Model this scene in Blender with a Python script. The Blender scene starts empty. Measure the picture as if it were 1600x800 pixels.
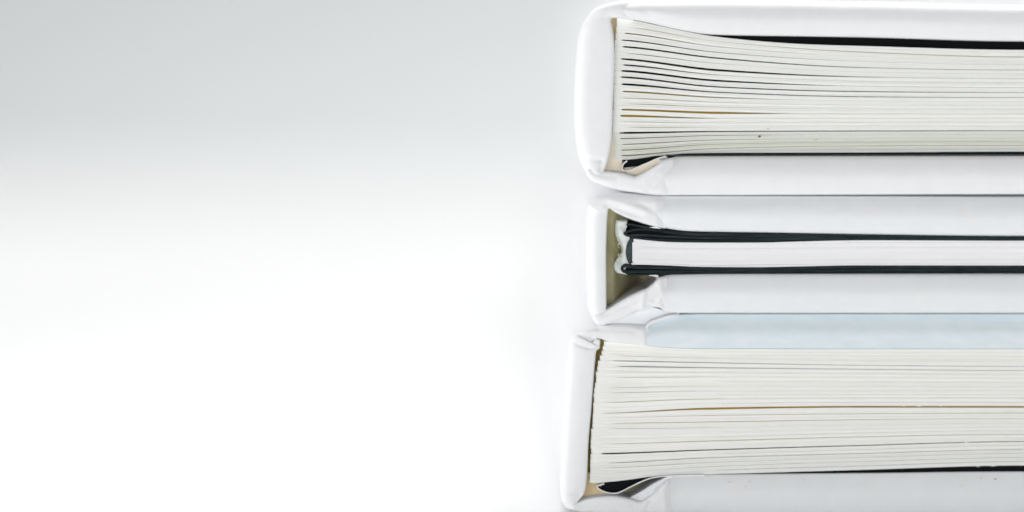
import bpy, math, random
import numpy as np
from mathutils import noise as mnoise, Vector

random.seed(7); rng = np.random.default_rng(7)
SC = bpy.context.scene
COL = SC.collection

# ------------------------------------------------------------------ camera
LENS = 100.0; SENSOR = 36.0
F = 1600 * LENS / SENSOR                  # focal length in photo pixels
S = 0.000055                              # metres per photo pixel at the books
DIST = S * F
HORIZON = 60                              # level camera; lens shifted down so the horizon sits high
CAM = Vector((0.0, -DIST, (DIST - 0.0015) * (805 - HORIZON) / F))
cd = bpy.data.cameras.new('camera'); cam = bpy.data.objects.new('camera', cd); COL.objects.link(cam)
cam.location = CAM; cam.rotation_euler = (math.pi / 2, 0, 0)
cd.lens = LENS; cd.shift_y = -(400 - HORIZON) / 1600; cd.sensor_width = SENSOR; cd.clip_start = 0.01; cd.clip_end = 20
cd.dof.use_dof = True; cd.dof.focus_distance = DIST + 0.0002; cd.dof.aperture_fstop = 4.8
SC.camera = cam

# ------------------------------------------------------------------ light
w = bpy.data.worlds.new('World'); SC.world = w; w.use_nodes = True
bg = w.node_tree.nodes['Background']
bg.inputs[0].default_value = (0.93, 0.96, 1.0, 1); bg.inputs[1].default_value = 0.03
def area(name, loc, target, sx, sy, power, color, spread=180):
    l = bpy.data.lights.new(name, 'AREA'); l.shape = 'RECTANGLE'; l.size = sx; l.size_y = sy
    l.energy = power; l.color = color; l.spread = math.radians(spread)
    o = bpy.data.objects.new(name, l); COL.objects.link(o); o.location = loc
    o.rotation_euler = (Vector(target) - Vector(loc)).to_track_quat('-Z', 'Y').to_euler()
    return o
area('softbox_overhead', (0.08, 0.28, 0.80), (0.05, 0.22, 0), 1.2, 0.7, 6.2, (1.0, 0.997, 0.99))
area('fill_far_table', (0.05, 0.55, 0.60), (0.0, 0.38, 0), 0.9, 0.3, 0.80, (1.0, 0.997, 0.99), 90)  # added fill lamp, unseen, lifts the far part of the table
area('fill_behind_stack', (0.07, 0.20, 0.40), (0.075, -0.11, 0.0), 0.2, 0.2, 0.17, (1.0, 0.997, 0.99), 60)  # added unseen lamp, lights the table in front so it bounces up
area('wall_fill_right', (0.34, 0.60, -0.16), (0.12, 0.80, 0.0), 0.45, 0.08, 0.75, (0.985, 0.998, 1.0))  # added unseen fill under the table edge, brightens the wall from the right
area('wall_fill', (0.10, 0.64, -0.12), (0.10, 0.80, 0.0), 0.9, 0.06, 0.79, (0.985, 0.998, 1.0))  # added unseen fill under the table edge, brightens the foot of the wall
area('softbox_left', (-0.45, 0.0, 0.15), (0.0, 0.03, 0.02), 0.25, 0.2, 0.245, (0.98, 0.99, 1.0), 75)
area('fill_front', (-0.02, -0.40, 0.012), (0.03, 0.0, 0.010), 0.4, 0.02, 0.265, (0.99, 0.995, 1.0), 100)  # added lamp low in front, out of view, fills the book fronts
SC.view_settings.view_transform = 'Standard'; SC.view_settings.look = 'None'
SC.view_settings.exposure = 0.0; SC.view_settings.gamma = 1.0
SC.render.engine = 'CYCLES'
SC.cycles.max_bounces = 10; SC.cycles.diffuse_bounces = 8

# ------------------------------------------------------------------ materials
def mat(name, base, rough=0.6, spec=0.3, var=None, nscale=(1, 1, 1), noise=2000.0, bump=0.0, bdist=0.00002,
        fine=None, detail=3.0, trans=None):
    m = bpy.data.materials.new(name); m.use_nodes = True
    nt = m.node_tree; b = nt.nodes['Principled BSDF']
    b.inputs['Roughness'].default_value = rough
    b.inputs['Specular IOR Level'].default_value = spec
    b.inputs['Base Color'].default_value = (*base, 1)
    tc = nt.nodes.new('ShaderNodeTexCoord'); mp = nt.nodes.new('ShaderNodeMapping')
    nt.links.new(tc.outputs['Object'], mp.inputs['Vector']); mp.inputs['Scale'].default_value = nscale
    nz = nt.nodes.new('ShaderNodeTexNoise'); nz.inputs['Scale'].default_value = noise; nz.inputs['Detail'].default_value = detail
    nt.links.new(mp.outputs[0], nz.inputs['Vector'])
    if var:
        r = nt.nodes.new('ShaderNodeValToRGB'); r.color_ramp.elements[0].position = 0.3; r.color_ramp.elements[1].position = 0.7
        r.color_ramp.elements[0].color = (*var, 1); r.color_ramp.elements[1].color = (*base, 1)
        nt.links.new(nz.outputs['Fac'], r.inputs[0]); nt.links.new(r.outputs[0], b.inputs['Base Color'])
    if bump:
        bp = nt.nodes.new('ShaderNodeBump'); bp.inputs['Strength'].default_value = bump; bp.inputs['Distance'].default_value = bdist
        src = nz.outputs['Fac']
        if fine:
            n2 = nt.nodes.new('ShaderNodeTexNoise'); n2.inputs['Scale'].default_value = fine; n2.inputs['Detail'].default_value = 2
            nt.links.new(tc.outputs['Object'], n2.inputs['Vector'])
            ad = nt.nodes.new('ShaderNodeMath'); ad.operation = 'ADD'
            nt.links.new(nz.outputs['Fac'], ad.inputs[0]); nt.links.new(n2.outputs['Fac'], ad.inputs[1]); src = ad.outputs[0]
        nt.links.new(src, bp.inputs['Height']); nt.links.new(bp.outputs[0], b.inputs['Normal'])
    return m
STRK = (1, 1, 34)
M = {
 'cover': mat('white_cover_paper', (0.87, 0.874, 0.885), 0.5, 0.35, (0.85, 0.854, 0.868), noise=900, bump=0.35, bdist=0.000012, fine=9000),
 'cover_grey': mat('white_cover_paper_cool', (0.855, 0.87, 0.885), 0.5, 0.35, (0.835, 0.85, 0.868), noise=900, bump=0.35, bdist=0.000012, fine=9000),
 'cover_blue': mat('pale_blue_cover_paper', (0.79, 0.855, 0.88), 0.5, 0.3, (0.72, 0.81, 0.855), (0.35, 1, 1), noise=1500, bump=0.5, bdist=0.000015, fine=9000),
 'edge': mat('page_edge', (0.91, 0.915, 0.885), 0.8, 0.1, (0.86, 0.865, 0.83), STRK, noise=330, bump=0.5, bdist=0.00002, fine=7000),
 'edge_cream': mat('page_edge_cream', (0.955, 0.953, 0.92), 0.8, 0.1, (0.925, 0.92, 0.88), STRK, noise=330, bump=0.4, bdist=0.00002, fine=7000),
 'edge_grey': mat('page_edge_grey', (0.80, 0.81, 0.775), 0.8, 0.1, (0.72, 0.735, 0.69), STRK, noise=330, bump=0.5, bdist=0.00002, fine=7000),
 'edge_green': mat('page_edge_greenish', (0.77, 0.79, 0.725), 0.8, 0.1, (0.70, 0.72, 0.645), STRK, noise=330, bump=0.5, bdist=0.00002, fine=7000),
 'edge_white': mat('page_edge_smooth', (0.90, 0.895, 0.91), 0.75, 0.15, (0.88, 0.875, 0.89), STRK, noise=400, bump=0.25, bdist=0.00001, fine=9000),
 'leaf': mat('page_paper', (0.84, 0.82, 0.76), 0.8, 0.1),
 'gap_shade': mat('painted_gap_shade', (0.015, 0.014, 0.02), 0.6, 0.2),  # gap walls coloured dark for the shade between gatherings
 'gap_shade_red': mat('painted_gap_shade_red', (0.10, 0.02, 0.02), 0.6, 0.2),  # reddish variant of the painted gap shade
 'olive': mat('olive_gap_bounce', (0.72, 0.58, 0.13), 0.8, 0.1),  # olive gap walls stand for light bouncing between cream leaves
 'tan': mat('tan_gap_bounce', (0.80, 0.73, 0.52), 0.8, 0.1),  # tan gap walls, a paler version of that painted bounce light
 'bluegrey': mat('blue_grey_gap_shade', (0.42, 0.46, 0.55), 0.8, 0.1),  # blue-grey gap walls paint the shade of shallow gaps
 'black': mat('black_sheet_and_gap_shade', (0.006, 0.008, 0.010), 0.75, 0.1),  # black of the dark sheets, also paints shade into the cover gaps
 'charcoal': mat('charcoal_sheet_edge', (0.035, 0.05, 0.052), 0.8, 0.15, (0.008, 0.013, 0.015), (0.25, 1, 6), noise=2500, bump=0.9, bdist=0.00004, fine=12000, detail=5),
 'teal': mat('dark_teal_cloth', (0.085, 0.105, 0.11), 0.8, 0.15, (0.04, 0.055, 0.06), noise=6000, bump=0.8, bdist=0.00003),
 'lining': mat('beige_spine_lining', (0.74, 0.62, 0.40), 0.85, 0.1, (0.66, 0.53, 0.32), noise=900, bump=0.4, bdist=0.00003),
 'lining_pale': mat('pale_peach_lining', (0.86, 0.79, 0.68), 0.85, 0.1, (0.82, 0.73, 0.60), noise=900, bump=0.4, bdist=0.00003),
 'khaki': mat('khaki_spine_lining', (0.54, 0.50, 0.32), 0.85, 0.1, (0.24, 0.22, 0.11), (1, 1, .6), noise=420, bump=0.6, bdist=0.00006),
 'khaki_dark': mat('dark_khaki_lining', (0.07, 0.065, 0.035), 0.9, 0.1),
 'lining_olive': mat('olive_spine_lining', (0.42, 0.34, 0.10), 0.85, 0.1, (0.20, 0.15, 0.03), (1, 1, .5), noise=900, bump=0.5, bdist=0.00004),
 'glue': mat('white_binding_glue', (0.86, 0.90, 0.89), 0.35, 0.5, (0.72, 0.78, 0.72), noise=1600, bump=0.9, bdist=0.00008),
 'speck': mat('brown_speck', (0.22, 0.10, 0.02), 0.7, 0.1),
 'speck_pink': mat('pink_speck', (0.72, 0.58, 0.54), 0.7, 0.1),
 'sweep': mat('white_backdrop_paper', (0.86, 0.86, 0.86), 0.7, 0.2, (0.85, 0.852, 0.855), noise=4, bump=0.1, bdist=0.0001, fine=900),
 'wall': mat('pale_grey_wall_paint', (0.786, 0.803, 0.81), 0.85, 0.1, (0.778, 0.795, 0.802), noise=2.5, bump=0.1, bdist=0.0003, fine=300),
 'table': mat('white_laminate', (0.865, 0.868, 0.868), 0.5, 0.25, (0.858, 0.861, 0.861), noise=3, bump=0.05, bdist=0.0001),
}

# ------------------------------------------------------------------ book frame: traced outline -> the book's own front plane
class Book:
    def __init__(self, label, ang, px0, base_py, cat='book', group='books stacked one on another'):
        self.a = math.radians(ang)
        self.u = Vector((math.cos(self.a), -math.sin(self.a), 0)); self.v = Vector((math.sin(self.a), math.cos(self.a), 0))
        self.O = Vector((0, 0, 0)); self.O = self.world(px0, base_py, 0.0)
        e = bpy.data.objects.new('book', None); COL.objects.link(e); e.empty_display_size = 0.01
        e.location = self.O; e.rotation_euler = (0, 0, -self.a)
        e['label'] = label; e['category'] = cat; e['group'] = group
        self.e = e
    def world(self, px, py, d):
        r = Vector(((px - 800) / F, 1.0, (HORIZON - py) / F))
        t = (d - self.v.dot(CAM - self.O)) / self.v.dot(r)
        return CAM + r * t
    def loc(self, px, py, d):
        """photo pixel on the plane d metres behind the book's front -> (u, z) in the book's own axes"""
        ex = max(0.0, px - 1640)
        p = self.world(min(px, 1640), py, d) - self.O
        return self.u.dot(p) + ex * S, p.z

def hermite(xs, ys):
    xs = np.array(xs, float); ys = np.array(ys, float)
    h = np.diff(xs); dl = np.diff(ys) / h; m = np.zeros_like(xs)
    for i in range(1, len(xs) - 1):
        if dl[i-1] * dl[i] > 0:
            w1 = 2*h[i] + h[i-1]; w2 = h[i] + 2*h[i-1]; m[i] = (w1 + w2) / (w1/dl[i-1] + w2/dl[i])
    m[0] = dl[0]; m[-1] = dl[-1] if len(dl) < 2 else dl[-1]
    def f(x):
        x = np.clip(np.asarray(x, float), xs[0], xs[-1])
        k = np.clip(np.searchsorted(xs, x) - 1, 0, len(h) - 1)
        t = (x - xs[k]) / h[k]
        return ((2*t**3 - 3*t**2 + 1)*ys[k] + (t**3 - 2*t**2 + t)*h[k]*m[k] + (-2*t**3 + 3*t**2)*ys[k+1] + (t**3 - t**2)*h[k]*m[k+1])
    return f
def curve(pts):
    return hermite([p[0] for p in pts], [p[1] for p in pts])
def smooth_path(pts, per=6):
    """Catmull-Rom through the points, `per` samples a segment"""
    P = np.array(pts, float); P = np.vstack([2*P[0]-P[1], P, 2*P[-1]-P[-2]]); out = []
    for i in range(1, len(P) - 2):
        for k in range(per):
            t = k / per
            out.append(0.5*((2*P[i]) + (-P[i-1]+P[i+1])*t + (2*P[i-1]-5*P[i]+4*P[i+1]-P[i+2])*t*t + (-P[i-1]+3*P[i]-3*P[i+1]+P[i+2])*t**3))
    out.append(P[-2]); return np.array(out)
def sstep(t): t = np.clip(t, 0, 1); return t*t*(3-2*t)
def rnd(d, r):
    if r <= 0: return 0.0
    q = 1 - min(max(d / r, 0), 1)
    return r * (1 - math.sqrt(max(0.0, 1 - q*q)))
def fnoise(x, y, z=0.0): return mnoise.noise(Vector((x, y, z)))
def segdist(px, py, c):
    x0, y0, x1, y1 = c[:4]; dx, dy = x1-x0, y1-y0
    t = min(1, max(0, ((px-x0)*dx + (py-y0)*dy) / (dx*dx+dy*dy)))
    return math.hypot(px-x0-t*dx, py-y0-t*dy)

def ribbon(book, name, A, B, y0, depth, mats, rA=2, rB=2, r0=0, r1=0, rows=7, disp=None, stations=None, vrows=None,
           creases=(), sink=(0, 0, 0, 0), parent=None, dome=0.0, bdome=1.3, wob=0.0, label=None, kind=None):
    """solid between the edge curves A and B (photo px): gridded front face with rounded rims, carried back `depth` metres"""
    n = len(A); verts = []; faces = []; fm = []
    cen = (A + B) / 2; al = np.concatenate([[0], np.cumsum(np.hypot(*np.diff(cen, axis=0).T))]); tot = al[-1]
    TH = [math.radians(x) for x in (0, 14, 28, 42, 58, 74, 90)]
    grid = []
    for i in range(n):
        T = float(np.hypot(*(B[i]-A[i]))); T = max(T, 1e-3)
        if vrows is None:
            ra = min(rA, T*0.49); rb = min(rB, T*0.49)
            va = [ra*(1-math.cos(t))/T for t in TH] if rA > 0 else [0.0]
            vb = [1 - rb*(1-math.cos(t))/T for t in TH][::-1] if rB > 0 else [1.0]
            mid = list(np.linspace(va[-1], vb[0], rows+2)[1:-1]); vs = va + mid + vb
        else: vs = vrows; ra, rb = min(rA, T*.49), min(rB, T*.49)
        col = []
        for v in vs:
            p = A[i] + (B[i]-A[i])*v
            y = rnd(v*T, ra) + rnd((1-v)*T, rb) + rnd(al[i], r0) + rnd(tot-al[i], r1)
            y += dome * (2.4*max(0.0, 1-v/0.6)**1.9 + bdome*max(0.0, (v-0.5)/0.5)**2)
            if wob: y += wob * (fnoise(p[0]/45, p[1]/22, 3.1) + 0.4*fnoise(p[0]/13, p[1]/9, 7.7))
            for c in creases: y += 1.5*c[4]*math.exp(-(segdist(p[0], p[1], c)/c[5])**2)
            if sink[0]: y += sink[1]*(1-sstep(al[i]/sink[0]))
            if sink[2]: y += sink[3]*(1-sstep((tot-al[i])/sink[2]))
            if disp: y += disp(p[0], v, i)
            d = y0 + y*S
            u, z = book.loc(p[0], p[1], y0)
            col.append(len(verts)); verts.append((u, d, z))
        grid.append(col)
    nv = len(grid[0])
    for i in range(n-1):
        for k in range(nv-1):
            faces.append((grid[i][k], grid[i][k+1], grid[i+1][k+1], grid[i+1][k])); fm.append(0)
    if stations is None: stations = [(depth, A, B)]
    prevA = [g[0] for g in grid]; prevB = [g[-1] for g in grid]; prev0 = grid[0]; prev1 = grid[-1]
    for (yy, As, Bs) in stations:
        ia = []; ib = []
        for i in range(n):
            u, z = book.loc(As[i][0], As[i][1], y0); ia.append(len(verts)); verts.append((u, yy, z))
            u, z = book.loc(Bs[i][0], Bs[i][1], y0); ib.append(len(verts)); verts.append((u, yy, z))
        for i in range(n-1):
            faces.append((prevA[i], prevA[i+1], ia[i+1], ia[i])); fm.append(1)
            faces.append((prevB[i], ib[i], ib[i+1], prevB[i+1])); fm.append(2)
        def endrow(i):
            row = [ia[i]]
            for k in range(1, nv-1):
                g = grid[i]; a = np.array(verts[g[0]]); b = np.array(verts[g[-1]]); c = np.array(verts[g[k]])
                f = (c[2]-a[2])/(b[2]-a[2]) if abs(b[2]-a[2]) > abs(b[0]-a[0]) else ((c[0]-a[0])/(b[0]-a[0]) if b[0] != a[0] else k/(nv-1))
                A_ = np.array(verts[ia[i]]); B_ = np.array(verts[ib[i]]); q = A_ + (B_-A_)*f
                row.append(len(verts)); verts.append((q[0], yy, q[2]))
            row.append(ib[i]); return row
        e0 = endrow(0); e1 = endrow(n-1)
        for k in range(nv-1):
            faces.append((prev0[k], e0[k], e0[k+1], prev0[k+1])); fm.append(0)
            faces.append((prev1[k], prev1[k+1], e1[k+1], e1[k])); fm.append(0)
        prevA, prevB, prev0, prev1 = ia, ib, e0, e1
    for i in range(n-1):
        faces.append((prevA[i], prevA[i+1], prevB[i+1], prevB[i])); fm.append(0)
    me = bpy.data.meshes.new(name); me.from_pydata([tuple(map(float, v)) for v in verts], [], faces)
    if not isinstance(mats, (list, tuple)): mats = [mats]
    for m in mats: me.materials.append(M[m])
    me.polygons.foreach_set('material_index', [min(f, len(mats)-1) for f in fm])
    me.polygons.foreach_set('use_smooth', [True]*len(faces))
    me.update()
    import bmesh
    bm = bmesh.new(); bm.from_mesh(me); bmesh.ops.recalc_face_normals(bm, faces=bm.faces); 
    for e_ in bm.edges:
        if len(e_.link_faces) == 2 and e_.calc_face_angle(0) > 0.7: e_.smooth = False
    bm.to_mesh(me); bm.free()
    o = bpy.data.objects.new(name, me); COL.objects.link(o); o.parent = parent or book.e
    if label: o['label'] = label
    if kind: o['kind'] = kind
    return o

def xfun(book, name, xs, top, bot, *a, **k):
    xs = np.array(xs, float)
    tp = np.stack([xs, top(xs)], 1); bt = np.stack([xs, bot(xs)], 1)
    return ribbon(book, name, tp, bt, *a, **k)
def xs_board(x0, x1=3350):
    return np.concatenate([x0 + 8*(1-np.cos(np.linspace(0, math.pi/2, 8))), np.linspace(x0+12, x0+80, 16), np.linspace(x0+95, 1660, 42), np.linspace(1750, x1, 8)])

def signatures(book, gaps, top, bot, nose, x1, y0, depth, mats_front, leaves=3, gx=9, seed=1, groove=(0.25, 0.7), maxdepth=0.006, ragged=0.5):
    """page block: one mesh per folded signature; gaps = (curve, w0, w1, closeX, kind); nose(y)->x of the back fold"""
    r = random.Random(seed)
    DEP = {'gap_shade': 0.007, 'gap_shade_red': 0.004, 'olive': 0.00028, 'tan': 0.00010, 'leaf': 0.0001, 'bluegrey': 0.0002, 'black': 0.02}
    G = []
    G.append((top, 0, 0, 0, 0, 'leaf'))
    for g in gaps: G.append(g)
    G.append((bot, 0, 0, 0, 0, 'leaf'))
    N = len(G) - 1
    for i in range(N):
        gt, gb = G[i], G[i+1]
        ymid = (float(gt[0](nose(0)+8)) + float(gb[0](nose(0)+8)))/2
        xn = nose(ymid) + r.uniform(-0.9, 0.9)*ragged
        xs = np.concatenate([xn + 3.2*(1-np.cos(np.linspace(0, math.pi/2, 6))), xn + np.array([4.5, 6, 7.5, 9, 10, 11, 12, 13.5, 15, 17, 19, 22, 26, 31, 38, 46, 56]), np.linspace(xn+70, 1400, 34), np.linspace(1425, 1660, 9), [1800, 2300, x1]])
        def wid(g, sgn):
            if g[1] == 0 and g[2] == 0 and g[4] == 0: return np.zeros_like(xs)
            f, w0, w1, cx, wend, kd = g
            if kd in ('gap_shade', 'gap_shade_red', 'olive'): w0, w1 = w0*1.3, w1*1.25
            if w0 <= 0.3 and w1 <= 0.3: w0 = w1 = 0.06
            hv = round(float(f(1000))*10)
            xg = xn + gx + (hv % 7)*0.6
            soft = kd in ('tan', 'bluegrey', 'leaf')
            if soft: xg += (hv % 11)*1.3; w0, w1 = w0*0.85, w1*0.85
            rp = (10, 34) if soft else (3, 16)
            base = np.interp(xs, [xg, xg+rp[0], xg+rp[1], 1120, max(cx, 1130), max(cx, 1130)+10, 4000], [0.0, w0*(0.6 if soft else 0.85), w0, w1, max(0.07, wend), max(0.07, wend), max(0.07, wend)])
            return np.where(xs < xg, 0.05, np.maximum(base, 0.08))
        ct = gt[0](xs); cb = gb[0](xs)
        wt = wid(gt, 1); wb = wid(gb, -1)
        At = ct + wt*0.5; Bt = cb - wb*0.5
        th = Bt - At
        # rounded back fold
        q = np.clip((xs-xn)/3.2, 0, 1); shr = (1-np.sqrt(np.clip(1-(1-q)**2, 0, 1)))*0.5*th*0.15
        A = np.stack([xs, At+shr], 1); B = np.stack([xs, Bt-shr], 1)
        # closed state deeper in the book
        Ac = np.stack([xs, ct+0.04+shr], 1); Bc = np.stack([xs, cb-0.04-shr], 1)
        def st(t_, b_):
            return (np.stack([xs, A[:,1]*(1-t_)+Ac[:,1]*t_], 1), np.stack([xs, B[:,1]*(1-b_)+Bc[:,1]*b_], 1))
        dt, db = DEP[gt[5]], DEP[gb[5]]
        ys = sorted({dt*0.5, dt, db*0.5, db})
        stations = []
        for yy in ys:
            a_, b_ = st(float(min(1, yy/dt))**1.2, float(min(1, yy/db))**1.2); stations.append((y0 + 0.00012 + yy, a_, b_))
        stations.append((depth, Ac, Bc))
        L = leaves
        vr = [0.0]; prof = [0.15]
        gw = 0.075/L*3*0.5
        for l in range(L):
            c0 = l/L; c1 = (l+1)/L
            vr += [c0+gw*0.9, (c0+c1)/2, c1-gw*0.9]; prof += [0, -0.05, 0]
            if l < L-1: vr += [c1]; prof += [1]
        vr += [1.0]; prof += [0.15]
        jl = [r.uniform(-0.55, 0.55) for _ in range(L)]; gd = r.uniform(*groove); sd = r.uniform(0, 99)
        gdl = [r.random()**2 for _ in range(L)]
        def disp(x, v, ii, vr=vr, prof=prof, jl=jl, gd=gd, sd=sd, L=L, xn=xn, gdl=gdl):
            k = min(range(len(vr)), key=lambda a: abs(vr[a]-v))
            l = min(L-1, int(v*L*0.9999))
            fade = min(1.0, max(0.0, (x-xn-6)/22))
            g = prof[k]*gd*fade*(1.4*gdl[l]+0.25)*(0.75+0.5*fnoise(x/60, l+sd, 1))
            return g + jl[l]*fade*(0.8+0.6*fnoise(x/90, sd, l)) + 0.25*fnoise(x/14, l*3+sd, 2) + 1.6*math.exp(-((x-xn)/2.5)**2) + 0.35*jl[0]
        mf = mats_front(i, N)
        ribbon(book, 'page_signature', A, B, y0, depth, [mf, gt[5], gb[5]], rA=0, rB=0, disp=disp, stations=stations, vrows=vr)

def fleck(book, x, y, d, w, h, m, ang=0.0, name='speck'):
    pts = []; n = 9
    for k in range(n):
        t = 2*math.pi*k/n; r = 1 + 0.3*math.sin(3*t+x)
        pts.append((w*r*math.cos(t), h*r*math.sin(t)))
    V = []
    for dz, sc in ((0, 1.0), (-0.5, 0.6)):
        for (a, b) in pts:
            xx = x + sc*(a*math.cos(ang)-b*math.sin(ang)); yy = y + sc*(a*math.sin(ang)+b*math.cos(ang))
            u, z = book.loc(xx, yy, d); V.append((u, d + dz*S, z))
    Fc = [tuple(range(n, 2*n))] + [(k, (k+1) % n, n+(k+1) % n, n+k) for k in range(n)] + [tuple(range(n-1, -1, -1))]
    me = bpy.data.meshes.new(name); me.from_pydata(V, [], Fc); me.materials.append(M[m])
    o = bpy.data.objects.new(name, me); COL.objects.link(o); o.parent = book.e; return o

# ------------------------------------------------------------------ setting: table and wall
def slab(name, x0, x1, y0, y1, z0, z1, m, bev):
    import bmesh
    bm = bmesh.new(); bmesh.ops.create_cube(bm, size=1)
    for v in bm.verts:
        v.co = ((x0+x1)/2 + v.co.x*(x1-x0), (y0+y1)/2 + v.co.y*(y1-y0), (z0+z1)/2 + v.co.z*(z1-z0))
    bmesh.ops.bevel(bm, geom=bm.edges[:], offset=bev, segments=4, profile=0.5, affect='EDGES')
    me = bpy.data.meshes.new(name); bm.to_mesh(me); bm.free(); me.materials.append(M[m])
    for p in me.polygons: p.use_smooth = False
    o = bpy.data.objects.new(name, me); COL.objects.link(o); o['kind'] = 'structure'; return o
TABLE_FAR = CAM.y + CAM.z * F / (300 - HORIZON)
slab('table_top', -0.9, 1.1, -0.75, TABLE_FAR, -0.03, 0.0, 'table', 0.003)
slab('wall', -2.2, 2.4, 0.80, 0.90, -0.8, 1.8, 'wall', 0.002)

# ================================================================== TOP BOOK
b1 = Book('white hardback on top of the stack, with loosely fanned cream pages and black gaps', 1.35, 918, 306)
D1 = 0.190
ct = curve([(950, 3), (975, 1), (1000, -0.5), (1100, -1), (1340, 2), (1600, 7), (4000, 7)])
cb = curve([(950, 26), (980, 29.5), (1013, 35.5), (1047, 43.5), (1080, 50), (1105, 53.4), (1145, 55), (1210, 56), (1340, 58), (1600, 64.5), (4000, 64.5)])
xfun(b1, 'front_cover', xs_board(972), ct, cb, -0.0015, D1, ['cover', 'cover', 'black'], rA=15, rB=5, r0=6, dome=6.0, wob=0.5,
     creases=[(1000, 8, 1030, 40, 0.8, 7)])
# spine, carried round the shoulder on to the front cover
so = smooth_path([(926, 277), (912, 263), (903, 240), (898, 200), (897, 160), (899, 110), (903, 62), (912, 36), (931, 13), (960, 3), (985, 0)])
si = smooth_path([(944, 268), (949, 254), (954, 232), (957, 200), (958, 160), (960, 120), (960, 70), (957, 44), (955, 29), (966, 28), (990, 31.5)])
ribbon(b1, 'spine', so, si, -0.00145, D1, ['cover'], rA=20, rB=5, r0=3, r1=0, dome=0.8, wob=0.6, rows=12, sink=(0, 0, 16, 5),
       creases=[(914, 249, 940, 251, 1.6, 3.0), (940, 251, 938, 262, 1.2, 3.0), (918, 262, 936, 272, -1.2, 3.5), (930, 28, 958, 26, 0.7, 5)])
# hinge under the spine, to the back cover
ha = smooth_path([(918, 262), (935, 267), (955, 268.5), (975, 271), (992, 275.5), (1003, 272), (1020, 262), (1040, 250), (1052, 247)])
hb = smooth_path([(918, 276), (928, 285), (948, 293), (968, 298), (988, 301), (1003, 303), (1018, 305), (1036, 306), (1052, 306)])
ribbon(b1, 'hinge', ha, hb, -0.00152, D1, ['cover'], rA=5, rB=10, r0=5, r1=0, dome=1.0, wob=1.0, rows=12, sink=(0, 0, 18, 6),
       creases=[(1033, 268, 1003, 298, -1.8, 4.0), (1040, 272, 1012, 300, 1.6, 4.0), (925, 272, 960, 276, 0.9, 5), (965, 288, 1000, 290, 1.0, 6)])
xfun(b1, 'back_cover', xs_board(1030), curve([(1000, 250), (1040, 249), (1060, 245.5), (1090, 245), (1600, 244.5), (4000, 244.5)]),
     curve([(1000, 303), (1050, 305.5), (1600, 304), (4000, 304)]), -0.00147, D1, ['cover', 'black', 'cover'], rA=6, rB=2, r0=8, dome=6.0, wob=0.5)
# lining inside the hollow and its pale lower flap
lx = smooth_path([(944, 24), (946, 80), (948, 150), (947, 215), (942, 262)]); lr = smooth_path([(972, 24), (972, 80), (972, 150), (975, 215), (990, 280)])
ribbon(b1, 'spine_lining', lx, lr, 0.0009, D1-0.004, ['lining'], rA=0, rB=0, wob=1.0)
ribbon(b1, 'spine_lining', smooth_path([(943, 205), (942, 225), (940, 242), (939, 255), (937, 265), (936, 274)]), smooth_path([(962, 205), (968, 235), (972, 250), (973, 262), (985, 275), (1004, 281)]), 0.0002, 0.03, ['lining_pale'], rA=0, rB=0, wob=1.5)
ribbon(b1, 'endpaper', smooth_path([(975, 262), (1000, 259), (1022, 250), (1042, 243)]), smooth_path([(985, 282), (1005, 280), (1024, 268), (1044, 251)]), -0.0001, 0.02, ['lining_pale'], rA=2, rB=0, wob=1.0,
       label='pale peach flap of endpaper over the hinge')
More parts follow.
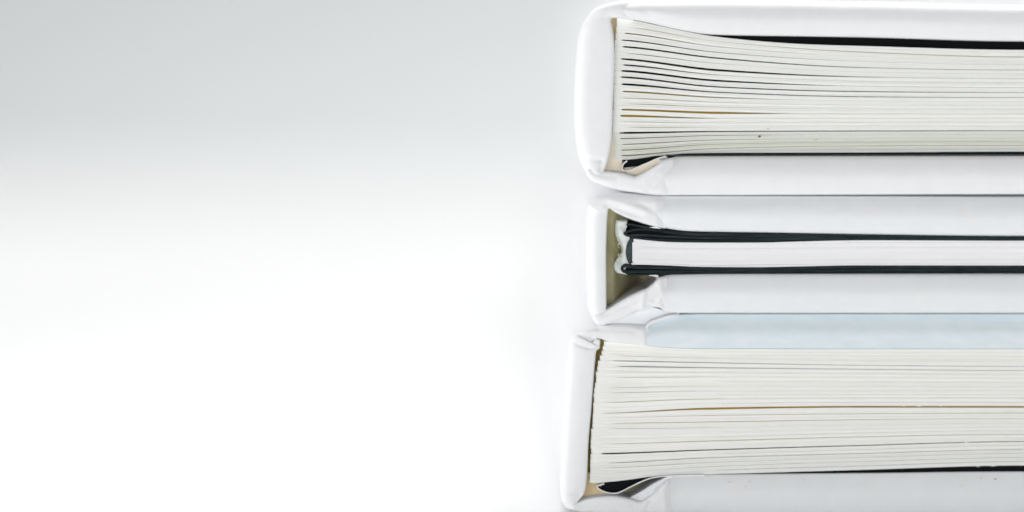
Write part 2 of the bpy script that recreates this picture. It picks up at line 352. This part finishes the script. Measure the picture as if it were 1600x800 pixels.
# page block
top = curve([(950, 26), (980, 30.3), (1013, 36.5), (1047, 44.3), (1080, 51), (1113, 56.5), (1145, 60.3), (1195, 65), (1242, 68.3), (1290, 70.3), (1340, 71.7), (1600, 78), (4000, 78)])
bot = curve([(950, 249), (975, 249.5), (1007, 246.5), (1030, 243), (1050, 240.6), (1120, 239), (1340, 238.3), (1600, 236.8), (4000, 236.8)])
def g4(y0_, y1_, y2_, y3_, w0, w1, cx, we, kd): return (curve([(940, y0_-(y1_-y0_)*0.12), (978, y0_), (1120, y1_), (1340, y2_), (1600, y3_), (4000, y3_)]), w0, w1, cx, we, kd)
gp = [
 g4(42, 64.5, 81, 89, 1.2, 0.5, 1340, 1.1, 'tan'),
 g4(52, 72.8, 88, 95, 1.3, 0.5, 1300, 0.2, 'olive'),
 g4(63, 81.7, 95.5, 101, 1.6, 0.6, 1350, 0.2, 'gap_shade'),
 g4(73.3, 90.7, 105.3, 109.5, 2.0, 1.6, 1400, 0.5, 'gap_shade'),
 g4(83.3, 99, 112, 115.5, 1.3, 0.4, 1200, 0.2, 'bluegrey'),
 g4(92.5, 109.5, 120, 123, 2.2, 2.6, 1400, 0.3, 'gap_shade'),
 g4(101.7, 117, 126.8, 129.5, 2.0, 0.4, 1150, 0.2, 'gap_shade'),
 g4(111, 126, 134.5, 137, 2.5, 2.3, 1320, 0.3, 'gap_shade'),
 g4(120.7, 135.7, 143, 144.8, 2.2, 1.5, 1600, 0.6, 'gap_shade_red'),
 g4(131.8, 144, 151, 152.5, 2.5, 1.2, 1600, 0.5, 'gap_shade'),
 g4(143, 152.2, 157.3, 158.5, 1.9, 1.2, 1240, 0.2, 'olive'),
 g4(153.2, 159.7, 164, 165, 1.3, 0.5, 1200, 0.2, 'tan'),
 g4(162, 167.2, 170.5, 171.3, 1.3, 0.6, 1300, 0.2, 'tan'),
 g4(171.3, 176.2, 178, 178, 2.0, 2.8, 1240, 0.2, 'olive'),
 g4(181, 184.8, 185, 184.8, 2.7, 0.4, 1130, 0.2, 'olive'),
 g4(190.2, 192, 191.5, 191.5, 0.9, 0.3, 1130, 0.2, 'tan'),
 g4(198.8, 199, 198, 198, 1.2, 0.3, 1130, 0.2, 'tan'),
 g4(207.6, 205.4, 204.7, 204.3, 2.3, 1.2, 1600, 1.0, 'gap_shade'),
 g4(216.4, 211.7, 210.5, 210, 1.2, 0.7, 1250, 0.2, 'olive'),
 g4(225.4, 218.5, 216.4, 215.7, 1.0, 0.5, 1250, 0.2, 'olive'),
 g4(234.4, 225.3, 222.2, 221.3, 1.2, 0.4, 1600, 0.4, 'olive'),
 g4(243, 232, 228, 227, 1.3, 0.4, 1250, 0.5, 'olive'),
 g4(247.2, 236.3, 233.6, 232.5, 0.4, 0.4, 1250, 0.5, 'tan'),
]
nose1 = lambda y: float(np.interp(y, [20, 45, 70, 140, 210, 250], [965, 963.5, 960.3, 959.6, 957.5, 960]))
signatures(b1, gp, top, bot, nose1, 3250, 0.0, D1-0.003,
           lambda i, N: 'edge_green' if i in (N-4, N-3) else ('edge_grey' if i >= N-6 else 'edge'), seed=3)  # lowest gatherings: greenish tint, with their shade also put in the colour
# dark endpaper strip, with black slabs painting gap shade above and below the block
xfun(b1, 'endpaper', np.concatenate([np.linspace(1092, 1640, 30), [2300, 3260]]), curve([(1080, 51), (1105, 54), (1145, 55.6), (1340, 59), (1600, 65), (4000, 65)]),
     curve([(1080, 52), (1145, 61), (1195, 66), (1340, 72.5), (1600, 79), (4000, 79)]), 0.0012, D1-0.003, ['black'], rA=0, rB=0, label='black endpaper strip painting in the shade under the front cover')
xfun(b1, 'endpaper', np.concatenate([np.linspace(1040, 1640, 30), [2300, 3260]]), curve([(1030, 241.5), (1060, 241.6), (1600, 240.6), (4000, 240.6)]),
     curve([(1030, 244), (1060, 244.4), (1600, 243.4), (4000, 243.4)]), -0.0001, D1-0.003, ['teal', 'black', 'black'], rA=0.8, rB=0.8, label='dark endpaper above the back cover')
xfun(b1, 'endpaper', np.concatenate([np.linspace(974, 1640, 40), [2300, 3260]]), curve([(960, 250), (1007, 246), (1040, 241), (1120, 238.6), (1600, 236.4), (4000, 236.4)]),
     curve([(960, 270), (985, 266), (1010, 257), (1042, 244), (1060, 241.8), (1600, 241), (4000, 241)]), 0.0003, D1-0.003, ['black'], rA=0, rB=0, label='black slab painting the shade in the fold under the pages')
# loop of the pale endpaper fold
pl = smooth_path([(980, 251.5), (975, 255.5), (972.5, 260), (973.5, 265), (980, 266.5), (992, 263), (1010, 255.5), (1026, 248.5), (1040, 244.2)])
nn = np.gradient(pl, axis=0); nn /= np.hypot(nn[:,0], nn[:,1])[:,None]; nr = np.stack([-nn[:,1], nn[:,0]], 1)
ribbon(b1, 'endpaper', pl - nr*1.1, pl + nr*1.1, -0.0005, 0.025, ['edge', 'black', 'edge'], rA=0.7, rB=0.7, rows=1, label='white endpaper curled in a loop at the hinge')
fleck(b1, 1186.8, 213.3, -0.00008, 2.6, 1.5, 'speck', -0.5); fleck(b1, 1200, 201.5, -0.00008, 2.8, 0.6, 'speck_pink'); fleck(b1, 1275, 218.5, -0.00008, 3.2, 1.0, 'speck_pink', -0.4)
fleck(b1, 1150.5, 245.3, -0.0002, 1.2, 0.8, 'edge', 0.2)

# ================================================================== MIDDLE BOOK
b2 = Book('white hardback in the middle of the stack, thin, with charcoal sheets round its pages', 1.7, 932, 490.5)
D2 = 0.200
t2 = curve([(1000, 307), (1040, 307.2), (1100, 307.3), (1350, 307.6), (1600, 308.6), (4000, 308.6)])
l2 = curve([(1000, 348), (1030, 354.5), (1050, 359), (1075, 361.7), (1100, 362.5), (1200, 364), (1350, 366.5), (1600, 369.3), (4000, 369.3)])
xfun(b2, 'front_cover', xs_board(1022), t2, l2, -0.0013, D2, ['cover_grey'], rA=1.8, rB=6, r0=5, dome=6.0, wob=0.9, creases=[(1034, 318, 1037, 350, 0.9, 3)])
ha = smooth_path([(918, 320), (928, 309), (945, 303), (965, 301.5), (985, 303), (1005, 305), (1022, 306.5), (1040, 307.5)])
hb = smooth_path([(940, 334), (947, 330), (952, 326), (963, 333), (982, 341.5), (1003, 348.5), (1022, 353.8), (1040, 357.8)])
ribbon(b2, 'hinge', ha, hb, -0.00136, D2, ['cover'], rA=12, rB=4, r0=0, r1=0, dome=1.0, wob=1.1, rows=12, sink=(0, 0, 16, 6),
       creases=[(955, 312, 1010, 330, -1.4, 5), (950, 320, 1000, 338, 1.3, 5), (925, 316, 932, 314, 1.2, 2.5), (1000, 318, 1030, 333, 1.0, 6)])
so = smooth_path([(935, 504), (921, 490), (918, 470), (917, 440), (916, 400), (916, 360), (917, 335), (921, 318), (930, 309)])
si = smooth_path([(948, 488), (947.5, 483), (947.5, 468), (947.3, 440), (947, 400), (947.4, 375), (948.5, 345), (950.5, 327), (953, 322)])
ribbon(b2, 'spine', so, si, -0.0013, D2, ['cover'], rA=16, rB=3, r0=6, r1=3, dome=2.0, wob=0.7, rows=9)
ha = smooth_path([(938, 487), (948, 484), (965, 473.5), (985, 462.5), (1003, 454.5), (1010, 452), (1020, 444.5), (1029, 436), (1042, 432.5)])
hb = smooth_path([(924, 497), (935, 509), (955, 504.5), (975, 497), (995, 488), (1007, 485.5), (1016, 483), (1027, 481), (1042, 487)])
ribbon(b2, 'hinge', ha, hb, -0.0014, D2, ['cover'], rA=5, rB=6, r0=4, r1=0, dome=1.2, wob=1.3, rows=14, sink=(0, 0, 12, 5),
       creases=[(1007, 455, 1003, 482, -1.2, 3.5), (1030, 445, 1040, 470, -1.0, 2.5), (1022, 470, 1034, 455, 0.9, 4), (945, 492, 995, 470, 0.8, 5), (1010, 476, 1022, 478, 1.3, 3)])
xfun(b2, 'back_cover', xs_board(1026), curve([(1000, 437), (1032, 434.5), (1045, 431.5), (1060, 430.8), (1120, 430), (1600, 429.5), (4000, 429.5)]),
     curve([(1000, 480), (1030, 482), (1038, 487), (1052, 489.6), (1080, 490), (1600, 490), (4000, 490)]), -0.00132, D2, ['cover_grey'], rA=5, rB=2, r0=7, dome=6.0, wob=0.8,
     creases=[(1030, 446, 1039, 474, -1.0, 2.2), (1045, 443, 1600, 446, 0.35, 4)])
ribbon(b2, 'spine_lining', smooth_path([(940, 318), (940, 400), (940, 492)]), smooth_path([(1045, 318), (1045, 400), (1045, 492)]), 0.0014, D2-0.006, ['khaki'], rA=0, rB=0, wob=6.0, rows=26,
       disp=lambda x, v, i: min(130.0, 420*max(0.0, v-0.17)**1.35))
# strip of glue and cloth on the block's back
gl = smooth_path([(962.5, 345), (961, 356), (961.5, 366), (965, 377), (970, 386), (970.5, 396), (965, 404), (959.5, 412), (959.5, 421), (964, 427), (970, 428)])
gr = smooth_path([(980, 346), (980, 354), (978, 362), (984, 371), (982, 379), (980, 390), (980, 400), (984, 407), (985, 415), (978, 422), (981, 430)])
ribbon(b2, 'glue_strip', gl, gr, 0.0008, D2-0.007, ['glue'], rA=5, rB=1, r0=4, r1=4, dome=1.5, wob=4.0, rows=9, creases=[(966, 376, 969, 392, 3, 3), (969, 400, 966, 408, 3, 3)])
ribbon(b2, 'headband', smooth_path([(987, 371), (980.5, 380), (978, 392), (979, 403), (983, 412), (990, 418)]), smooth_path([(993, 373), (990, 382), (988.5, 392), (988.5, 402), (990, 411), (994, 416)]),
       0.0006, D2-0.007, ['teal'], rA=3, rB=2, rows=4, wob=0.7)
for (x, y, w_, h_, m_) in ((966.0, 384, 1.6, 4.5, 'khaki'), (967.0, 399, 2.0, 3.8, 'khaki'), (963.2, 372, 1.2, 4.0, 'khaki')):
    fleck(b2, x, y, 0.0005, w_, h_, m_, -0.35, 'glue_hole')  # khaki flecks drawn as holes in the glue strip
# the block itself, in a few thin gatherings
tb = curve([(960, 372), (990, 373.3), (1010, 375.5), (1050, 378.5), (1100, 379.2), (1180, 379.2), (1250, 377.5), (1310, 376), (1350, 375.6), (1600, 376.4), (4000, 376.4)])
bb = curve([(960, 414), (990, 413.5), (1020, 414), (1100, 417), (1180, 417.5), (1260, 416), (1340, 414.6), (1600, 414.8), (4000, 414.8)])
def gm(pts, *a): return (curve(pts),) + a
signatures(b2, [gm([(960, 375.5), (1010, 379), (1100, 381.5), (1250, 381), (1340, 379.3), (1420, 379.2), (4000, 379.2)], 0.2, 0.2, 1330, 0.2, 'bluegrey'),
                gm([(960, 410.5), (1020, 411.5), (1100, 414.6), (1250, 413), (1340, 411.9), (4000, 412)], 0.2, 0.5, 1330, 0.2, 'bluegrey')],
           tb, bb, lambda y: float(np.interp(y, [373, 380, 395, 410, 415], [990.5, 989.5, 988, 986.5, 987])), 3240, 0.0, D2-0.004,
           lambda i, N: 'edge_white', leaves=5, seed=11, groove=(0.05, 0.2), ragged=0.05)
# charcoal sheets above and below the block
def sheet(pts, wd, d, mats=('charcoal', 'black', 'black'), dep=None, rr=0.9, wob=0.4, seed=0):
    p = smooth_path(pts); t = np.gradient(p, axis=0); t /= np.hypot(t[:,0], t[:,1])[:,None]; nrm = np.stack([-t[:,1], t[:,0]], 1)
    L = np.concatenate([[0], np.cumsum(np.hypot(*np.diff(p, axis=0).T))])
    ww = (np.interp(L, *wd) if isinstance(wd, tuple) else np.full(len(p), wd))
    ww = ww*np.array([1+0.12*fnoise(x/7, seed, 4) for x in L])
    ww[0] *= 0.6
    return ribbon(b2, 'charcoal_sheet', p - nrm*ww[:,None]/2, p + nrm*ww[:,None]/2, d, dep or D2-0.004, list(mats), rA=rr, rB=rr, r0=rr*1.5, rows=2, wob=wob)
sheet([(979, 352), (985, 350.5), (994, 352.5), (1006, 354.5), (1020, 357), (1040, 361), (1070, 363.8), (1100, 365), (1200, 366.2), (1350, 368), (1600, 371), (2400, 371), (3240, 371)], 3.0, 0.0002, seed=1)
sheet([(976, 366), (980, 362.5), (988, 359.8), (1000, 358.2), (1015, 358.8), (1040, 362.4), (1070, 366), (1130, 368), (1250, 370), (1400, 371.2), (1600, 373), (2400, 373), (3240, 373)], 3.2, 0.00015, seed=2)
sheet([(975, 364.5), (981, 368), (990, 367.5), (1010, 367.6), (1040, 369.4), (1080, 371), (1130, 372.4), (1220, 373), (1400, 373.5), (1600, 374.5), (2400, 374.5), (3240, 374.5)], 4.0, 0.0001, seed=3)
sheet([(984, 371), (992, 370.8), (1010, 373), (1030, 375.3), (1070, 376.2), (1110, 376.8), (1180, 376.8), (1250, 375), (1290, 374.5), (1400, 374.4), (1600, 375), (3240, 375)], ([0, 10, 40, 200, 260, 3000], [2, 3.6, 4.2, 3.4, 2, 1.6]), 0.00018, seed=4)
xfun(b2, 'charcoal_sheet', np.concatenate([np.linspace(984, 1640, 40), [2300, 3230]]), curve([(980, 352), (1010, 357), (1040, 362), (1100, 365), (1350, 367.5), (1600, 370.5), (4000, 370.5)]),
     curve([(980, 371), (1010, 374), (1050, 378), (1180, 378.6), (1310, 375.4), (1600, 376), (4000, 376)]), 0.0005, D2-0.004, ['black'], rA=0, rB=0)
sheet([(971, 419), (977, 415.5), (986, 416.5), (1000, 417.8), (1040, 418.5), (1100, 419.6), (1200, 420.2), (1330, 417.6), (1450, 417.3), (1600, 417.3), (2400, 417.3), (3240, 417.3)], ([0, 6, 60, 400, 3000], [3, 4.8, 4.6, 4.4, 4.2]), 0.00005, seed=5)
sheet([(971, 419), (974, 424), (982, 425), (1000, 424.4), (1040, 424.4), (1100, 424.6), (1200, 424.6), (1330, 422.6), (1450, 422), (1600, 422), (2400, 422), (3240, 422)], ([0, 6, 60, 400, 3000], [3, 4.4, 5.0, 4.6, 4.6]), 0.00012, seed=6)
sheet([(974, 424), (981, 428), (992, 429), (1010, 428.8), (1040, 428), (1100, 427.8), (1200, 427.4), (1330, 426.6), (1450, 426.3), (1600, 426.3), (2400, 426.3), (3240, 426.3)], ([0, 6, 60, 400, 3000], [2, 2.6, 3.4, 4.2, 4.6]), 0.0003, seed=7)
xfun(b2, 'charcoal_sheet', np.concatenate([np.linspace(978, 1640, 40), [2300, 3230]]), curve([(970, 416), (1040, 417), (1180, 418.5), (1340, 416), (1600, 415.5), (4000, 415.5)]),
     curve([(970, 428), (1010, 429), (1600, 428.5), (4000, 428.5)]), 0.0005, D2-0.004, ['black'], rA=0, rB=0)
for (x, y, w_, h_) in ((1024, 355.6, 8.5, 1.2), (1023, 431.0, 8.0, 1.6), (968, 381, 2.5, 1.0), (971, 398, 1.5, 1.2)):
    fleck(b2, x, y, -0.0001, w_, h_, 'glue', 0.1, 'glue_flake')

# ================================================================== BOTTOM BOOK
b3 = Book('bottom hardback of the stack, with a pale blue front cover and tight cream pages', 1.0, 895, 805)
b3.e.location.z = 0.0; b3.O.z = 0.0
D3 = 0.210
t3 = curve([(990, 514), (1008, 510.5), (1020, 506), (1035, 500), (1055, 494.5), (1080, 493), (1120, 492.7), (1600, 492.7), (4000, 492.7)])
l3 = curve([(990, 538.5), (1010, 540.5), (1050, 543.8), (1100, 545.2), (1600, 545.5), (4000, 545.5)])
xfun(b3, 'front_cover', xs_board(1008), t3, l3, -0.0008, D3, ['cover_blue'], rA=1.5, rB=1.2, r0=4, dome=8.0, bdome=0.15, wob=0.8, creases=[(1040, 508, 1600, 506, 0.5, 6)])
ha = smooth_path([(890, 533), (896, 523), (912, 514), (932, 510), (955, 508), (980, 507.5), (1002, 509), (1014, 510)])
hb = smooth_path([(924, 534), (931, 529.5), (938, 529.5), (950, 534), (965, 536.2), (982, 538), (1000, 540), (1014, 541.5)])
ribbon(b3, 'hinge', ha, hb, -0.00088, D3, ['cover'], rA=9, rB=2, r0=2, r1=0, dome=0.8, wob=1.4, rows=12, sink=(0, 0, 7, 4),
       creases=[(905, 524, 925, 528, 1.5, 3), (912, 520, 930, 517, -1.4, 3.5), (935, 513, 990, 517, 1.0, 4), (1008, 512, 1012, 528, 1.4, 3), (920, 530, 934, 527, -1, 3)])
# the cloth falling back into the groove under the middle book, with its raised fold
ribbon(b3, 'hinge', smooth_path([(936, 506), (962, 496), (990, 486), (1015, 480), (1040, 486), (1062, 489)]), smooth_path([(936, 514), (962, 514), (990, 514), (1010, 512), (1032, 504), (1060, 496)]),
       0.0005, D3, ['cover_grey'], rA=0, rB=0, wob=2.0, rows=8)
ribbon(b3, 'hinge', smooth_path([(1009, 509), (1016, 502), (1030, 497), (1044, 492.5), (1058, 491)]), smooth_path([(1010, 514), (1018, 507.5), (1032, 502), (1046, 496.5), (1060, 493.5)]),
       -0.0010, 0.012, ['cover'], rA=2, rB=2, r0=1.5, r1=1.5, rows=3, wob=0.5)
so = smooth_path([(899, 799), (885, 796), (877, 783), (875.5, 765), (877, 735), (878.5, 700), (881, 650), (884, 600), (887, 550), (890, 531), (897, 522)])
si = smooth_path([(900, 789), (904, 783.5), (913, 771), (916.3, 755), (918, 730), (919.5, 690), (923.5, 645), (926.5, 605), (930, 562), (932, 549), (937.5, 541)])
ribbon(b3, 'spine', so, si, -0.0012, D3, ['cover'], rA=12, rB=3, r0=5, r1=3, dome=1.6, wob=0.7, rows=10,
       creases=[(878, 772, 905, 772, 1.3, 2.4), (885, 790, 903, 782, 1.2, 2.6), (897, 536, 920, 544, 1.2, 3), (920, 544, 936, 543, 0.9, 2.5)])
ribbon(b3, 'hinge', smooth_path([(930, 529), (934, 530), (938, 531)]), smooth_path([(918, 546), (928, 549), (937, 545)]), -0.00105, 0.01, ['cover'], rA=3, rB=3, r0=2, r1=2, rows=4, wob=1.0)
ribbon(b3, 'spine_lining', smooth_path([(926, 524), (920, 600), (908, 700), (900, 800)]), smooth_path([(955, 524), (945, 600), (938, 700), (938, 800)]), 0.0010, D3-0.004, ['lining_olive'], rA=0, rB=0, wob=1.0)
ribbon(b3, 'spine_lining', smooth_path([(906, 794), (906, 775), (910, 752), (918, 738)]), smooth_path([(962, 800), (962, 776), (962, 755), (962, 741)]), 0.0007, D3-0.004, ['lining'], rA=0, rB=0, wob=1.2)
ribbon(b3, 'spine_lining', smooth_path([(955, 800), (955, 776), (955, 755), (955, 741)]), smooth_path([(1060, 800), (1060, 776), (1060, 755), (1060, 741)]), 0.0013, D3-0.004, ['khaki'], rA=0, rB=0, wob=2, rows=14, disp=lambda x, v, i: 90*v)
# page block
tp = curve([(930, 531), (945, 533.5), (985, 537.8), (1010, 540.8), (1050, 544), (1100, 545.6), (1600, 545.9), (4000, 545.9)])
bt = curve([(915, 754), (930, 754.5), (945, 753.5), (975, 750.5), (1015, 745), (1040, 742.6), (1100, 741.2), (1180, 739), (1340, 734.4), (1600, 727.3), (4000, 727)])
def g3(a, b, c, d, w0, w1, cx, we, kd, x0=950): return (curve([(915, a+(a-b)*0.1), (x0, a), (1100, b), (1350, c), (1600, d), (4000, d)]), w0, w1, cx, we, kd)
gb = [
 g3(541, 549.5, 550.5, 550.5, 0.3, 0.25, 1130, 0.2, 'tan'),
 g3(548.5, 555, 556.5, 557, 0.3, 0.25, 1130, 0.2, 'tan'),
 g3(555.6, 560, 563.5, 564.5, 0.8, 0.4, 1130, 0.3, 'tan'),
 g3(563.7, 566.6, 570.8, 572.5, 1.5, 1.0, 1300, 0.5, 'bluegrey'),
 g3(572.3, 574.4, 577, 579, 2.1, 1.3, 1400, 0.7, 'bluegrey'),
 g3(581, 582, 583.5, 585, 0.5, 0.3, 1130, 0.2, 'tan'),
 g3(589.7, 589, 590, 591, 0.9, 0.4, 1130, 0.2, 'tan'),
 g3(598, 596.5, 597, 597.5, 0.3, 0.3, 1130, 0.3, 'tan'),
 g3(606, 603.5, 603.5, 604, 0.9, 0.4, 1130, 0.3, 'tan'),
 g3(614, 611, 610.5, 610.5, 0.7, 0.3, 1130, 0.2, 'bluegrey'),
 g3(621.5, 617.2, 616.5, 616.5, 0.3, 0.3, 1130, 0.2, 'tan'),
 g3(628.8, 623.5, 622, 622, 1.0, 0.7, 1130, 0.2, 'tan'),
 g3(637, 631, 628.8, 628.8, 0.3, 0.3, 1130, 0.3, 'leaf'),
 g3(645.5, 638.7, 635.6, 635.8, 0.5, 2.6, 1240, 2.6, 'olive'),
 g3(653, 649.3, 646.5, 645.5, 0.4, 0.9, 1130, 0.7, 'tan'),
 g3(661.5, 659.4, 655.8, 654, 1.2, 1.3, 1500, 0.5, 'tan'),
 g3(669.8, 668.3, 664, 661.5, 0.8, 0.4, 1130, 0.2, 'bluegrey'),
 g3(678, 675.5, 670.3, 667, 0.3, 0.3, 1130, 0.2, 'leaf'),
 g3(686, 683, 676.4, 672.8, 0.3, 0.3, 1130, 0.2, 'leaf'),
 g3(693.7, 689.3, 682.5, 678.5, 0.8, 1.3, 1300, 0.7, 'tan'),
 g3(701, 696.5, 689.3, 684.5, 0.3, 0.3, 1130, 0.2, 'leaf'),
 g3(708.7, 703.3, 696, 690, 1.7, 1.2, 1600, 0.9, 'gap_shade'),
 g3(716, 710, 702.5, 696, 0.3, 0.3, 1130, 0.3, 'bluegrey'),
 g3(723.5, 715.6, 708.5, 702.5, 1.1, 0.8, 1400, 0.5, 'bluegrey'),
 g3(731, 723, 714.8, 708.5, 0.8, 0.4, 1130, 0.3, 'tan'),
 g3(739.5, 729.5, 721.3, 715, 0.3, 0.5, 1130, 0.4, 'tan'),
 g3(747.5, 735.7, 728, 721, 0.3, 0.3, 1130, 0.4, 'bluegrey'),
]
nose3 = lambda y: float(np.interp(y, [530, 548, 558, 585, 620, 680, 750], [945, 942, 937, 932, 928, 924, 921.5]))
signatures(b3, gb, tp, bt, nose3, 3320, -0.0004, D3-0.003, lambda i, N: 'edge' if i > N-5 else 'edge_cream', leaves=4, gx=14, seed=5, groove=(0.25, 0.7), ragged=0.9)
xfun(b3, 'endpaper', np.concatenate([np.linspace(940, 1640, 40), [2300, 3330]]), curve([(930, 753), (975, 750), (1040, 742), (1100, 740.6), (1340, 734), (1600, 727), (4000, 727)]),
     curve([(930, 758), (945, 766), (960, 769), (975, 766), (1000, 754), (1030, 745.5), (1060, 743), (1340, 741), (1600, 739), (4000, 739)]), 0.0001, D3-0.003, ['black'], rA=0, rB=0, label='black slab painting the shade in the gap below the pages')  # black fill paints the shade of the wedge under the block
pl = smooth_path([(944, 756), (938, 758), (933, 760.5), (938, 765.5), (948, 769.5), (959, 771), (970, 768.5), (985, 761), (1005, 751.5), (1025, 745.6), (1060, 743), (1100, 742.3)])
nn = np.gradient(pl, axis=0); nn /= np.hypot(nn[:,0], nn[:,1])[:,None]; nr = np.stack([-nn[:,1], nn[:,0]], 1)
ribbon(b3, 'endpaper', pl - nr*0.95, pl + nr*0.95, -0.0006, 0.03, ['edge_white', 'black', 'edge_white'], rA=0.7, rB=0.7, rows=1, label='white endpaper curled in a loop at the hinge')
ribbon(b3, 'endpaper', smooth_path([(985, 777), (1003, 767), (1022, 755), (1048, 742.5)]), smooth_path([(990, 790), (1014, 796), (1044, 788), (1075, 765)]), -0.0004, 0.03, ['cover_grey'], rA=1.5, rB=0, wob=1.0)
ha = smooth_path([(896, 791), (904, 785), (920, 779.5), (940, 776.5), (962, 776.3), (985, 780.5), (1002, 784.5), (1014, 778), (1030, 764), (1044, 750)])
hb = smooth_path([(890, 796), (902, 800), (918, 802), (940, 803), (962, 803), (985, 803), (1002, 803), (1014, 803), (1030, 803), (1050, 803)])
ribbon(b3, 'hinge', ha, hb, -0.00125, D3, ['cover'], rA=4, rB=6, r0=3, r1=0, dome=0.5, wob=1.3, rows=10, sink=(0, 0, 10, 4),
       creases=[(988, 792, 996, 784, 1.0, 2.0), (1010, 795, 1018, 780, 1.0, 2.5)])
xfun(b3, 'back_cover', xs_board(1020), curve([(1010, 772), (1025, 762), (1040, 751), (1052, 746), (1075, 743.8), (1150, 742.6), (1340, 741), (1600, 738.5), (4000, 738.5)]),
     curve([(1000, 804), (4000, 804)]), -0.0010, D3, ['cover_grey', 'black', 'cover_grey'], rA=2.5, rB=5, r0=5, dome=4.5, wob=0.8, creases=[(1050, 789, 1640, 789, -0.5, 2)])  # cover's upper side coloured black to deepen the gap shade
for (x, y, w_, h_, an, m_) in ((1140, 753, 3, .5, -.2, 'speck_pink'), (1165, 761, 3, .5, .8, 'speck_pink'), (1171, 752.5, 4, .4, 0, 'speck_pink'), (1255, 750, 2, .5, -.9, 'speck_pink'), (1236, 756, 3, .4, .6, 'cover_grey'),
                           (1418, 767, 4, .5, .1, 'speck_pink'), (1460, 765, 4, 1.0, .8, 'edge_cream'), (1502, 760, 3, .5, .1, 'speck_pink'), (1533, 747, 2, .6, -.5, 'speck_pink'), (1555, 748.5, 2.4, .6, -.3, 'speck')):
    fleck(b3, x, y, -0.00088, w_, h_, m_, an)

for (x, y, w_, h_, an) in ((1412, 634.6, 3, .8, .1), (1436, 634.9, 4, .7, -.1), (1470, 634.8, 2.5, .7, .2), (1481, 690.6, 5, 1.0, -.1), (1510, 691.5, 3, .9, .1), (1528, 729.0, 2.6, .6, .3), (1552, 728.2, 4, .6, -.1), (1290, 547.8, 2, .5, 0), (1265, 599.5, 1.8, .8, -.4)):
    fleck(b3, x, y, -0.00046, w_, h_, 'edge_cream', an, 'paper_nick')
